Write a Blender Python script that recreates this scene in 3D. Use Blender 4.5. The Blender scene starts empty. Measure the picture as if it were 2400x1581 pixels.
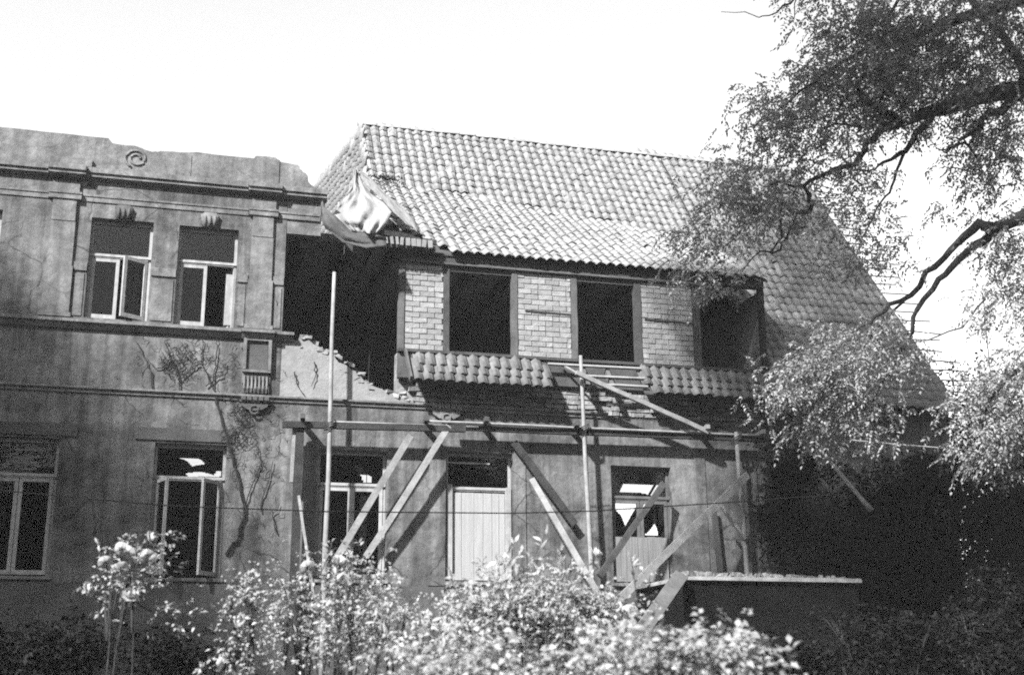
import bpy, math, random
import numpy as np
from mathutils import Vector, Matrix
R = math.radians
random.seed(7); RNG = np.random.default_rng(7)
sc = bpy.context.scene
COL = sc.collection

# ------------------------------------------------------------------ camera, sky, sun, exposure
YAW, PITCH, ROLL, FPX = R(15.606), R(15.378), R(-.4617), 2903.0
CAM = np.array([0., -20., 1.6])
_f = np.array([math.sin(YAW)*math.cos(PITCH), math.cos(YAW)*math.cos(PITCH), math.sin(PITCH)])
_r = np.array([math.cos(YAW), -math.sin(YAW), 0.]); _u = np.cross(_r, _f)
RT = math.cos(ROLL)*_r + math.sin(ROLL)*_u; UP = -math.sin(ROLL)*_r + math.cos(ROLL)*_u; FW = _f
cd = bpy.data.cameras.new('camera'); cam = bpy.data.objects.new('camera', cd); COL.objects.link(cam)
cd.sensor_width = 36; cd.lens = 36*FPX/2400; cd.clip_start = .1; cd.clip_end = 2000
cam.matrix_world = Matrix(((RT[0], UP[0], -FW[0], CAM[0]), (RT[1], UP[1], -FW[1], CAM[1]), (RT[2], UP[2], -FW[2], CAM[2]), (0, 0, 0, 1)))
cd.dof.use_dof = True; cd.dof.focus_distance = 22; cd.dof.aperture_fstop = 3.0
sc.camera = cam
SUN = Vector((-.56, -.55, .62)).normalized()                # towards the sun
w = bpy.data.worlds.new('World'); sc.world = w; w.use_nodes = True
nt = w.node_tree; nt.nodes.clear()
sky = nt.nodes.new('ShaderNodeTexSky'); sky.sky_type = 'NISHITA'; sky.sun_disc = False
sky.sun_elevation = math.asin(SUN.z); sky.sun_rotation = math.atan2(SUN.x, SUN.y) % (2*math.pi)
sky.dust_density = .5; sky.air_density = 3
bw = nt.nodes.new('ShaderNodeRGBToBW')                      # the film has no colour
bg = nt.nodes.new('ShaderNodeBackground'); bg.inputs[1].default_value = .08
wo = nt.nodes.new('ShaderNodeOutputWorld')
nt.links.new(sky.outputs[0], bw.inputs[0]); nt.links.new(bw.outputs[0], bg.inputs[0]); nt.links.new(bg.outputs[0], wo.inputs[0])
sd = bpy.data.lights.new('sun', 'SUN'); sd.energy = 4.9; sd.angle = R(2.0); sd.color = (1, 1, 1)
so = bpy.data.objects.new('sun', sd); COL.objects.link(so)
so.rotation_euler = SUN.to_track_quat('Z', 'Y').to_euler(); so.location = (-20, -20, 30)
vs = sc.view_settings; vs.view_transform = 'Standard'; vs.look = 'None'; vs.gamma = 1; vs.use_curve_mapping = False
vs.exposure = 1.75
sc.cycles.max_bounces = 6; sc.cycles.transparent_max_bounces = 12
sc.cycles.use_denoising = False
sc.cycles.filter_width = 1.9; sc.cycles.adaptive_threshold = .025

# ------------------------------------------------------------------ helpers
def ray(px, py):
    d = FW*FPX + RT*(px-1200) - UP*(py-790.5); return d/np.linalg.norm(d)
def at(px, py, y=0.):                                       # the point of the plane y = const seen at a pixel
    d = ray(px, py); return Vector(CAM + d*((y-CAM[1])/d[1]))
MS, MY, MZ = 6.85/5.15, -.45, 6.37                          # main roof: slope, eaves y and z
RY = 4.72; RZ = MZ + MS*(RY-MY)
def mz(y): return MZ + MS*(y-MY)
def on_roof(px, py):
    n = np.array([0, -6.85, 5.15]); p0 = np.array([0, MY, MZ]); d = ray(px, py)
    return Vector(CAM + d*(((p0-CAM)@n)/(d@n)))

class MB:
    def __init__(s): s.v = []; s.f = []
    def add(s, vs, fs):
        o = len(s.v); s.v += [tuple(p) for p in vs]; s.f += [tuple(i+o for i in f) for f in fs]; return s
    def box(s, x0, x1, y0, y1, z0, z1, j=0):
        r = (lambda: random.uniform(-j, j)) if j else (lambda: 0)
        v = [(x+r(), y+r(), z+r()) for z in (z0, z1) for y in (y0, y1) for x in (x0, x1)]
        return s.add(v, [(0, 2, 3, 1), (4, 5, 7, 6), (0, 1, 5, 4), (2, 6, 7, 3), (0, 4, 6, 2), (1, 3, 7, 5)])
    def bar(s, a, b, w, h, up=(0, -1, 0), seg=1, j=0):      # rectangular beam: w across, h along up
        a, b = Vector(a), Vector(b); d = (b-a).normalized(); sd_ = d.cross(Vector(up)).normalized(); u = sd_.cross(d)
        v = []
        for i in range(seg+1):
            c = a.lerp(b, i/seg) + Vector([random.uniform(-j, j) for _ in range(3)])
            v += [c - sd_*w/2 - u*h/2, c + sd_*w/2 - u*h/2, c + sd_*w/2 + u*h/2, c - sd_*w/2 + u*h/2]
        f = [(3, 2, 1, 0), tuple(4*seg+k for k in range(4))]
        for i in range(seg):
            for k in range(4): f.append((4*i+k, 4*i+(k+1) % 4, 4*i+4+(k+1) % 4, 4*i+4+k))
        return s.add(v, f)
    def tube(s, pts, rad, n=7, j=0):
        pts = [Vector(p) for p in pts]; m = len(pts)
        if not hasattr(rad, '__len__'): rad = [rad]*m
        v = []; f = []
        for i, p in enumerate(pts):
            d = (pts[min(i+1, m-1)] - pts[max(i-1, 0)]).normalized()
            a = d.cross(Vector((.31, .12, .94)) if abs(d.z) < .9 else Vector((1, .2, 0))).normalized(); b = d.cross(a)
            for k in range(n):
                t = 2*math.pi*k/n; rr = rad[i]*(1+random.uniform(-j, j))
                v.append(p + a*math.cos(t)*rr + b*math.sin(t)*rr)
        for i in range(m-1):
            for k in range(n): f.append((i*n+k, i*n+(k+1) % n, (i+1)*n+(k+1) % n, (i+1)*n+k))
        f.append(tuple(range(n-1, -1, -1))); f.append(tuple((m-1)*n+k for k in range(n)))
        return s.add(v, f)
    def prism(s, poly, y0, y1):                             # polygon in (x, z), counter-clockwise seen from the front
        n = len(poly)
        v = [(x, y0, z) for x, z in poly] + [(x, y1, z) for x, z in poly]
        f = [tuple(range(n)), tuple(range(2*n-1, n-1, -1))] + [(i+n, (i+1) % n+n, (i+1) % n, i) for i in range(n)]
        return s.add(v, f)
    def profx(s, prof, x0, x1):                             # profile in (y, z) swept along x
        n = len(prof)
        v = [(x0, y, z) for y, z in prof] + [(x1, y, z) for y, z in prof]
        f = [tuple(range(n-1, -1, -1)), tuple(range(n, 2*n))] + [(i, i+n, (i+1) % n+n, (i+1) % n) for i in range(n)]
        return s.add(v, f)
    def cells(s, xs, zs, hole, y0, y1):                     # wall with openings and their reveals
        nx, nz = len(xs)-1, len(zs)-1
        sol = lambda i, k: 0 <= i < nx and 0 <= k < nz and not hole((xs[i]+xs[i+1])/2, (zs[k]+zs[k+1])/2)
        for i in range(nx):
            for k in range(nz):
                if not sol(i, k): continue
                a, b, c, d = xs[i], xs[i+1], zs[k], zs[k+1]
                s.add([(a, y0, c), (b, y0, c), (b, y0, d), (a, y0, d)], [(0, 1, 2, 3)])
                s.add([(a, y1, c), (b, y1, c), (b, y1, d), (a, y1, d)], [(3, 2, 1, 0)])
                if not sol(i-1, k): s.add([(a, y0, c), (a, y0, d), (a, y1, d), (a, y1, c)], [(0, 1, 2, 3)])
                if not sol(i+1, k): s.add([(b, y0, c), (b, y1, c), (b, y1, d), (b, y0, d)], [(0, 1, 2, 3)])
                if not sol(i, k-1): s.add([(a, y0, c), (a, y1, c), (b, y1, c), (b, y0, c)], [(0, 1, 2, 3)])
                if not sol(i, k+1): s.add([(a, y0, d), (b, y0, d), (b, y1, d), (a, y1, d)], [(0, 1, 2, 3)])
        return s
    def mesh(s, name, mat, smooth=False):
        me = bpy.data.meshes.new(name); me.from_pydata(s.v, [], s.f); me.update()
        if mat: me.materials.append(mat)
        if smooth: me.shade_smooth()
        return me
    def build(s, name, mat, parent=None, smooth=False):
        return link(name, s.mesh(name, mat, smooth), parent)
def link(name, me, parent=None, loc=None):
    o = bpy.data.objects.new(name, me); COL.objects.link(o)
    if parent:
        o.parent = parent
        if parent.location.length: o.matrix_parent_inverse = Matrix.Translation(-parent.location)
    if loc is not None: o.location = loc
    return o
def thing(name, label, cat, loc=(0, 0, 0), group=None):
    o = bpy.data.objects.new(name, None); COL.objects.link(o); o.location = loc; o.empty_display_size = .2
    tag(o, label, cat, group); return o
def tag(o, label, cat, group=None):
    o['label'] = label; o['category'] = cat
    if group: o['group'] = group
    return o
def frame_m(o, u, v, n):                                    # object matrix from an origin and three axes
    return Matrix(((u[0], v[0], n[0], o[0]), (u[1], v[1], n[1], o[1]), (u[2], v[2], n[2], o[2]), (0, 0, 0, 1)))

# ------------------------------------------------------------------ materials: greys only
def gmat(name, base, var=.35, scale=3., rough=.85, bump=.3, fine=60., stretch=(1, 1, 1), streak=0, dark=0, spec=.08, rand=0, trans=0, crack=0):
    m = bpy.data.materials.new(name); m.use_nodes = True; t = m.node_tree; N = t.nodes; L = t.links
    b = N['Principled BSDF']; b.inputs['Roughness'].default_value = rough; b.inputs['Specular IOR Level'].default_value = spec
    g = N.new('ShaderNodeNewGeometry'); mp = N.new('ShaderNodeMapping'); mp.inputs['Scale'].default_value = stretch
    L.new(g.outputs['Position'], mp.inputs['Vector'])
    def noise(s, det, src=mp, ro=.6):
        n = N.new('ShaderNodeTexNoise'); n.inputs['Scale'].default_value = s; n.inputs['Detail'].default_value = det
        n.inputs['Roughness'].default_value = ro; L.new(src.outputs['Vector'], n.inputs['Vector']); return n.outputs['Fac']
    def math_(op, a, c):
        n = N.new('ShaderNodeMath'); n.operation = op
        for i, x in enumerate((a, c)):
            if isinstance(x, (int, float)): n.inputs[i].default_value = x
            else: L.new(x, n.inputs[i])
        return n.outputs[0]
    def mr(x, a, c, lo, hi):
        n = N.new('ShaderNodeMapRange'); n.inputs[1].default_value = a; n.inputs[2].default_value = c
        n.inputs[3].default_value = lo; n.inputs[4].default_value = hi; L.new(x, n.inputs[0]); return n.outputs[0]
    big = noise(scale, 6); fin = noise(fine, 3)
    val = math_('MULTIPLY', mr(big, .3, .7, 1-var, 1+var), base)
    val = math_('MULTIPLY', val, mr(fin, .3, .7, 1-var*.5, 1+var*.5))
    if streak:                                              # rain streaks running down
        m2 = N.new('ShaderNodeMapping'); m2.inputs['Scale'].default_value = (7, 7, .35); L.new(g.outputs['Position'], m2.inputs['Vector'])
        val = math_('MULTIPLY', val, mr(noise(1., 5, m2), .38, .62, 1-streak, 1.05))
    if dark:                                                # soot and damp patches with their own outline
        val = math_('MULTIPLY', val, mr(noise(.9, 7, mp, .7), .46, .60, 1., 1-dark))
    if crack:                                               # hairline cracks and mottled lime bloom
        n2 = N.new('ShaderNodeTexNoise'); n2.inputs['Scale'].default_value = 2.5; n2.inputs['Detail'].default_value = 4; L.new(mp.outputs[0], n2.inputs['Vector'])
        mv = N.new('ShaderNodeMix'); mv.data_type = 'VECTOR'; mv.inputs[0].default_value = .22; L.new(mp.outputs[0], mv.inputs[4]); L.new(n2.outputs['Color'], mv.inputs[5])
        vo = N.new('ShaderNodeTexVoronoi'); vo.feature = 'DISTANCE_TO_EDGE'; vo.inputs['Scale'].default_value = 1.5; L.new(mv.outputs[1], vo.inputs['Vector'])
        ln = mr(vo.outputs['Distance'], .004, .016, 1-crack, 1.); mk = mr(noise(.8, 3), .5, .56, 0, 1)
        val = math_('MULTIPLY', val, math_('ADD', math_('MULTIPLY', ln, mk), math_('SUBTRACT', 1., mk)))
        val = math_('MULTIPLY', val, mr(noise(5.5, 6, mp, .75), .35, .66, .72, 1.35))
    if rand:
        oi = N.new('ShaderNodeObjectInfo'); val = math_('MULTIPLY', val, mr(oi.outputs['Random'], 0, 1, 1-rand, 1+rand))
    cc = N.new('ShaderNodeCombineColor')
    for k in range(3): L.new(val, cc.inputs[k])
    L.new(cc.outputs[0], b.inputs['Base Color'])
    if bump:
        bp = N.new('ShaderNodeBump'); bp.inputs['Strength'].default_value = bump; bp.inputs['Distance'].default_value = .02
        L.new(math_('ADD', math_('MULTIPLY', fin, .5), noise(fine*.3, 4)), bp.inputs['Height']); L.new(bp.outputs[0], b.inputs['Normal'])
    if trans:                                               # thin leaf: part of the light passes through
        tr = N.new('ShaderNodeBsdfTranslucent'); L.new(cc.outputs[0], tr.inputs[0]); mx = N.new('ShaderNodeMixShader')
        mx.inputs[0].default_value = trans; L.new(b.outputs[0], mx.inputs[1]); L.new(tr.outputs[0], mx.inputs[2])
        L.new(mx.outputs[0], N['Material Output'].inputs[0])
    return m
M = dict(
    stucco=gmat('grey_stucco', .125, .3, 1.3, .92, .6, 45, streak=.4, dark=.5, crack=.55),
    ornament=gmat('moulded_plaster', .135, .25, 2.5, .9, .5, 50, streak=.25, dark=.25, crack=.3),
    plaster=gmat('pale_torn_plaster', .19, .22, 3., .95, .6, 35, dark=.12),
    darkpl=gmat('dark_plaster', .062, .3, 3, .92, .5, 40),
    masonry=gmat('rough_masonry', .17, .5, 5, .97, 1., 30),
    brick=gmat('pale_brick', .22, .18, 9, .95, .6, 70, rand=.16),
    mortar=gmat('mortar', .19, .3, 10, .97, .8, 60),
    timber=gmat('weathered_timber', .05, .3, 4, .9, .4, 50),
    post=gmat('grey_post_timber', .08, .3, 4, .9, .4, 50),
    pole=gmat('peeled_pole', .19, .25, 6, .85, .3, 60),
    board=gmat('raw_board', .19, .3, 5, .9, .4, 50, rand=.2),
    beam=gmat('dark_beam', .03, .35, 5, .9, .4, 50),
    white=gmat('chalky_white_paint', .26, .18, 8, .75, .2, 60, streak=.2),
    boarding=gmat('white_boarding', .25, .12, 5, .8, .2, 50, stretch=(6, 1, .4)),
    greyboard=gmat('grey_boarding', .14, .25, 5, .85, .3, 50, stretch=(6, 1, .4)),
    skirttile=gmat('dark_skirt_tile', .115, .25, 7, .85, .3, 60, dark=.15, rand=.18),  # one darker tone for all the skirt tiles
    oldtile=gmat('old_clay_tile', .19, .25, 7, .85, .3, 60, dark=.15, rand=.15),
    tile=gmat('clay_tile', .20, .32, 7, .8, .3, 60, dark=.10),
    tileo=gmat('clay_tile_single', .20, .2, 7, .8, .3, 60, rand=.12),
    lath=gmat('pale_lath', .18, .2, 8, .9, .2, 60),
    felt=gmat('roofing_sheet', .06, .3, 6, .8, .4, 40),
    tarp=gmat('white_canvas', .19, .08, 6, .85, .3, 40),
    inside=gmat('dark_interior', .17, .4, 2, .97, .2, 30),
    leaf=gmat('locust_leaf', .25, .4, 3, .55, 0, 30, trans=.35),
    rleaf=gmat('rose_leaf', .26, .45, 9, .42, 0, 30, trans=.25, spec=.35),
    petal=gmat('pale_petal', .36, .12, 20, .6, 0, 40, trans=.2),
    hleaf=gmat('shade_leaf', .008, .4, 4, .6, 0, 30, trans=.2),  # near-black, so shade on the shrubs is put into the leaf colour
    stem=gmat('green_stem', .035, .3, 12, .7, 0, 40),
    bark=gmat('dark_bark', .03, .4, 8, .95, .6, 60),
    vine=gmat('dry_vine', .02, .4, 10, .95, .3, 60),
    ground=gmat('soil_and_grass', .03, .5, .8, .97, .6, 12),
    wire=gmat('rusty_wire', .008, .2, 5, .7, 0, 40),
    palewire=gmat('pale_wire', .3, .2, 5, .7, 0, 40),
    rubble=gmat('lime_rubble', .17, .3, 12, .95, .6, 40),
    dwall=gmat('shade_dark_wall', .004, .5, 2, .95, .5, 30),  # deep shade on the terrace front is put into this colour
)
gm = bpy.data.materials.new('old_window_glass'); gm.use_nodes = True; t = gm.node_tree; t.nodes.clear()
tr = t.nodes.new('ShaderNodeBsdfTransparent'); tr.inputs[0].default_value = (.75, .75, .75, 1)
gl = t.nodes.new('ShaderNodeBsdfGlossy'); gl.inputs['Roughness'].default_value = .02; gl.inputs[0].default_value = (.9, .9, .9, 1)
fr = t.nodes.new('ShaderNodeFresnel'); fr.inputs[0].default_value = 1.32; mx = t.nodes.new('ShaderNodeMixShader')
nz = t.nodes.new('ShaderNodeTexNoise'); nz.inputs['Scale'].default_value = 2.2; bp = t.nodes.new('ShaderNodeBump'); bp.inputs['Strength'].default_value = .06; bp.inputs['Distance'].default_value = .05
t.links.new(nz.outputs[0], bp.inputs['Height']); t.links.new(bp.outputs[0], gl.inputs['Normal'])
ou = t.nodes.new('ShaderNodeOutputMaterial')
t.links.new(fr.outputs[0], mx.inputs[0]); t.links.new(tr.outputs[0], mx.inputs[1]); t.links.new(gl.outputs[0], mx.inputs[2]); t.links.new(mx.outputs[0], ou.inputs[0])
M['glass'] = gm

# ------------------------------------------------------------------ ground
def gz(x, y):
    t = min(max((y+9)/7, 0), 1); h = 1.25*t*t*(3-2*t)
    return h + .05*math.sin(x*.7+y*.4) + .04*math.sin(x*1.9-y*1.3)
mb = MB(); xs = [-600, -200, -80, -40, -25] + [i*.8-18 for i in range(62)] + [45, 80, 200, 600]; ys = [-600, -200, -80, -45] + [-34+i*.8 for i in range(60)] + [20, 40, 80, 200, 600]
for y in ys:
    for x in xs: mb.v.append((x, y, gz(x, y) if abs(x) < 60 and abs(y) < 60 else (0 if y < -9 else 1.25)))
nx = len(xs)
for j in range(len(ys)-1):
    for i in range(nx-1): mb.f.append((j*nx+i, j*nx+i+1, (j+1)*nx+i+1, (j+1)*nx+i))
g = mb.build('ground', M['ground'], None, True); g['kind'] = 'structure'

# ------------------------------------------------------------------ the house
H = thing('house', 'half demolished plastered house with torn gap, brick dormer and tiled roof', 'house', (0, 0, 0))
WIN_U = [(-3.95, -2.83, 7.17, 8.87), (-1.48, -.51, 7.18, 8.87), (-.10, .86, 7.16, 8.86)]
WIN_G = [(-2.75, -1.66, 3.13, 5.22), (-.25, .86, 3.13, 5.22), (2.31, 3.44, 3.14, 5.22), (4.44, 5.58, 3.13, 5.27), (7.34, 8.45, 3.14, 5.14)]
inh = lambda W: (lambda x, z: any(a < x < b and c < z < d for a, b, c, d in W))
def brk(lo, hi, W, k): return sorted({lo, hi} | {v for q in W for v in q[k:k+2]})
GX0, GX1, LX1 = -7., 14.15, 1.64
mb = MB().cells(sorted({GX0, GX1} | {v for q in WIN_G for v in q[:2]}), sorted({.6, 6.0} | {v for q in WIN_G for v in q[2:]}), inh(WIN_G), 0, .42)
mb.cells(sorted({GX0, LX1} | {v for q in WIN_U for v in q[:2]}), sorted({6.0, 9.72} | {v for q in WIN_U for v in q[2:]}), inh(WIN_U), 0, .42)
mb.box(10.5, GX1, 0, .42, 6.0, 6.5)
mb.build('wall', M['stucco'], H)
# torn plaster below the missing bay
def jag(pts, n=4, a=.03):
    out = []
    for (x0, z0), (x1, z1) in zip(pts, pts[1:]):
        for k in range(n):
            q = k/n; out.append((x0+(x1-x0)*q + random.uniform(-a, a), z0+(z1-z0)*q + random.uniform(-a, a)))
    return out + [pts[-1]]
torn = jag([(1.66, 7.07), (1.85, 7.04), (2.08, 7.01), (2.38, 6.90), (2.56, 6.74), (2.82, 6.58), (3.0, 6.42), (3.22, 6.30), (3.58, 6.16), (3.80, 6.06)])
poly = [(LX1+.003, 6.0), (3.95, 6.0)] + torn[::-1]
MB().prism(poly, .004, .30).build('torn_wall', M['plaster'], H)
mb = MB()
for x, z in torn[6:]:
    for k in range(2):
        a, b = x+random.uniform(-.1, .12), z+random.uniform(-.09, .05); s = random.uniform(.02, .06)
        mb.box(a-s, a+s, .03+random.uniform(-.05, .03), .30, b-s*.6, b+s*.5, .015)
o = mb.build('broken_masonry', M['masonry'], H); o['kind'] = 'stuff'
# rough masonry between string course and tile skirt
mb = MB().box(3.6, 10.5, .20, .42, 6.0, 6.96)
for k in range(6):
    z = 6.04 + k*.085; x = 3.75 + random.uniform(0, .2)
    while x < 10.4:
        l = random.choice((.12, .24, .24, .25)); d = random.uniform(-.02, .05)
        if random.random() > .05: mb.box(x, x+l-.015, .08+d, .22, z, z+.068, .008)
        x += l
o = mb.build('rough_masonry', M['masonry'], H); o['kind'] = 'stuff'
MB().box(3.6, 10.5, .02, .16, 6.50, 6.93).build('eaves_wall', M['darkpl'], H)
# interior: floors, back wall, cross walls
mb = MB()
mb.box(GX0, GX1, .5, 6, 2.2, 2.3).box(GX0, GX1, .45, 6, 6.0, 6.2).box(GX0, 3.4, .45, 6.1, 8.98, 9.1)
mb.box(GX0, GX0+.2, .45, 6, 1, 9.1).box(GX1-.2, GX1, .45, 6, 1, 6.6).box(1.3, 1.45, .45, 5.9, 6.2, 8.98)
mb.box(10.5, 10.6, .25, 5.9, 6.2, 8.6)
mb.box(3.2, 10.48, .3, 6.1, 8.88, 8.95)
HOLES = [[(1452, 1152), (1462, 1130), (1468, 1112), (1490, 1106), (1500, 1098), (1552, 1094), (1548, 1110), (1520, 1158), (1500, 1154)], [(1438, 1176), (1494, 1176), (1490, 1190), (1466, 1232), (1455, 1205), (1438, 1190)],
         [(1512, 1176), (1526, 1176), (1500, 1216), (1480, 1252), (1466, 1252), (1490, 1215)], [(1512, 1252), (1526, 1238), (1534, 1225), (1540, 1236), (1544, 1254)], [(1524, 1160), (1548, 1120), (1552, 1128), (1536, 1158)],
         [(397, 1064), (432, 1058), (470, 1062), (468, 1074), (482, 1086), (450, 1092), (436, 1078), (414, 1070)], [(436, 1108), (470, 1104), (500, 1112), (510, 1102), (520, 1104), (516, 1116), (440, 1116)],
         [(826, 1082), (840, 1084), (858, 1106), (872, 1118), (872, 1130), (852, 1130), (846, 1114), (832, 1098)]]
HP = [[(p.x, p.z) for p in (at(a, b, 6) for a, b in h)] for h in HOLES]
def in_poly(x, z, P_):
    ins = False
    for (x0, z0), (x1, z1) in zip(P_, P_[1:]+P_[:1]):
        if (z0 > z) != (z1 > z) and x < (x1-x0)*(z-z0)/(z1-z0)+x0: ins = not ins
    return ins
xs_, zs_ = {GX0, GX1}, {1.0, 9.1}
for P_ in HP:
    a, b = min(p[0] for p in P_), max(p[0] for p in P_); c, d = min(p[1] for p in P_), max(p[1] for p in P_)
    xs_ |= {round(a+.035*i, 3) for i in range(int((b-a)/.035)+2)}; zs_ |= {round(c+.035*i, 3) for i in range(int((d-c)/.035)+2)}
mb.cells(sorted(xs_), sorted(zs_), lambda x, z: any(in_poly(x, z, P_) for P_ in HP), 6, 6.03)
mb.build('inner_wall', M['inside'], H)

for k in range(11): MB().box(1.9+k*.78, 2.02+k*.78, .2, 5.9, 8.72, 8.875, .004).build('joist', M['timber'], H)
# mouldings of the left wing
def course(name, prof, spans, mat):
    mb = MB()
    for x0, x1, off in spans: mb.profx([(y-off, z) if y < 0 else (y, z) for y, z in prof], x0, x1)
    return mb.build(name, mat, H)
pil = [(-2.12, -1.70), (1.05, 1.45)]
corn = [(.01, 9.71), (-.12, 9.69), (-.12, 9.60), (-.08, 9.59), (-.08, 9.565), (-.10, 9.56), (-.10, 9.535), (-.04, 9.50), (.01, 9.48)]
course('cornice', corn, [(GX0, -2.20, 0), (-2.19, -1.62, .07), (-1.61, .97, 0), (.98, 1.53, .07), (1.54, 2.30, 0)], M['ornament'])
course('architrave', [(.01, 9.25), (-.035, 9.25), (-.035, 9.215), (-.02, 9.21), (-.02, 9.13), (.01, 9.12)], [(GX0, -2.17, 0), (-2.16, -1.66, .06), (-1.65, 1.0, 0), (1.01, 1.49, .06), (1.50, 2.2, 0)], M['ornament'])
course('sill_band', [(.01, 7.15), (-.13, 7.12), (-.13, 7.07), (-.09, 7.06), (-.04, 6.98), (.01, 6.97)], [(GX0, .98, 0), (.99, 1.52, .05), (1.53, 1.83, 0)], M['ornament'])
course('string_course', [(.01, 6.07), (-.07, 6.05), (-.07, 6.02), (-.03, 6.0), (-.03, 5.96), (.01, 5.95)], [(GX0, 4.15, 0), (4.70, 7.3, 0)], M['ornament'])
mb = MB().box(1.46, 2.22, .01, .40, 8.88, 9.44).box(1.645, 2.28, .03, .40, 9.44, 9.72)
mb.build('lintel', M['ornament'], H)
par = jag([(GX0, 10.33), (-3.0, 10.30), (-1.33, 10.29)], 5, .006) + jag([(-1.27, 10.20), (-.9, 10.20), (-.62, 10.12), (-.5, 10.16), (.1, 10.19), (1.05, 10.20), (1.1, 10.25), (1.42, 10.24), (1.5, 10.18), (1.8, 10.14), (1.86, 10.05), (1.96, 9.98), (1.98, 9.85), (2.14, 9.74)], 3, .012)
MB().prism([(GX0, 9.725), (2.14, 9.725)] + par[::-1], .03, .30).build('parapet', M['ornament'], H)
for q in ((-.52, .02, .018, 9.74, 10.13), (.98, 1.48, .01, 9.74, 10.17), (-2.2, -1.55, -.03, 9.73, 9.86)):
    MB().box(q[0], q[1], q[2], .04, q[3], q[4], .004).build('parapet_panel', M['ornament'], H)
mb = MB()                                                    # scroll carved on the parapet
pts = []
for k in range(34):
    a = k*.32; r = .06 + .004*k; pts.append((-.86+math.cos(a)*r, .025, 9.97+math.sin(a)*r*.9))
mb.tube(pts, [.022]*34, 6).build('scroll_ornament', M['ornament'], H, True)
for x0, x1 in pil:
    mb = MB().box(x0, x1, -.06, .01, 7.16, 8.0).box(x0+.02, x1-.02, -.045, .01, 8.0, 8.75).box(x0+.03, x1-.03, -.055, .01, 8.76, 9.14).box(x0, x1, -.05, .01, 9.26, 9.43)
    mb.box(x0-.03, x1+.03, -.085, .01, 7.155, 7.22)
    mb.build('pilaster', M['ornament'], H)
for x0, x1 in ((-.50, -.11), (.875, 1.04), (1.46, 1.63), (-1.69, -1.49)):
    MB().box(x0, x1, -.025, .01, 7.95, 8.09).build('wall_band', M['ornament'], H); MB().box(x0+.03, x1-.03, -.015, .01, 7.2, 7.90).build('wall_panel', M['ornament'], H)
for cx_ in (-.99, .38):                                      # carved keystones
    mb = MB().prism([(cx_-.12, 8.865), (cx_+.12, 8.865), (cx_+.15, 9.06), (cx_+.09, 9.11), (cx_-.09, 9.11), (cx_-.15, 9.06)], -.05, .01)
    for k in range(3): mb.tube([(cx_-.07+.07*k, -.05, 8.88), (cx_-.08+.08*k, -.06, 8.97), (cx_-.08+.08*k, -.05, 9.05)], [.02, .028, .02], 6)
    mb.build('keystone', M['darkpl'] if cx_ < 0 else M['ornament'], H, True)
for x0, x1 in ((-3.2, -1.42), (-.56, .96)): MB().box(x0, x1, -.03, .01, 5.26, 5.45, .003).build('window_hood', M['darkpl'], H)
# console with dark niche, flutes and corbel under the pilaster
mb = MB().box(1.03, 1.48, -.03, .01, 6.24, 6.98).box(1.03, 1.08, -.09, -.03, 6.45, 6.95).box(1.43, 1.48, -.09, -.03, 6.45, 6.95).box(1.03, 1.48, -.09, -.03, 6.95, 7.0).box(1.03, 1.48, -.09, -.03, 6.42, 6.46)
for k in range(7): mb.tube([(1.07+k*.06, -.03, 6.09), (1.07+k*.06, -.07, 6.15), (1.07+k*.06, -.05, 6.36)], [.018, .022, .016], 6)
mb.build('console', M['ornament'], H)
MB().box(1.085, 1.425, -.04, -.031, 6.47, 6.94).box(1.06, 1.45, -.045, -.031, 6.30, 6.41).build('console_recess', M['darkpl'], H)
def corbel(cx_, z1, w_, mat):
    mb = MB()
    for k in range(6):
        a0, a1 = math.pi*k/6, math.pi*(k+1)/6
        r0 = w_*.5
        mb.prism([(cx_-r0*math.cos(a0), z1-r0*.62*math.sin(a0)), (cx_-r0*math.cos(a1), z1-r0*.62*math.sin(a1)), (cx_, z1)][::1], -.07, .01)
    for k in range(5): mb.box(cx_-w_*.5+k*w_/5+.012, cx_-w_*.5+(k+1)*w_/5-.012, -.12, .01, z1+.02, z1+.075)
    mb.box(cx_-w_*.52, cx_+w_*.52, -.09, .01, z1-.005, z1+.018)
    mb.tube([(cx_+.07*math.cos(a*.7), -.08, z1-.13+.07*math.sin(a*.7)) for a in range(10)], .018, 5)
    return mb.build('corbel', mat, H)
corbel(1.25, 5.93, .46, M['darkpl']); corbel(4.42, 5.95, .52, M['ornament'])
MB().box(GX0, 4.40, -.04, .01, .8, 3.04).box(5.62, 7.30, -.04, .01, .8, 3.04).box(8.48, 14.1, -.04, .01, .8, 3.04).box(4.42, 5.60, -.04, .01, .8, 2.98).box(7.32, 8.46, -.04, .01, .8, 3.0).build('plinth', M['darkpl'], H)  # the plinth's dark tone also stands for tree shade low on the wall
for x0, x1 in ((4.14, 4.42), (5.60, 5.80), (8.9, 9.1), (9.9, 10.1)): MB().box(x0, x1, -.02, .01, 3.06, 5.33).build('wall_strip', M['stucco'], H)

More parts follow.
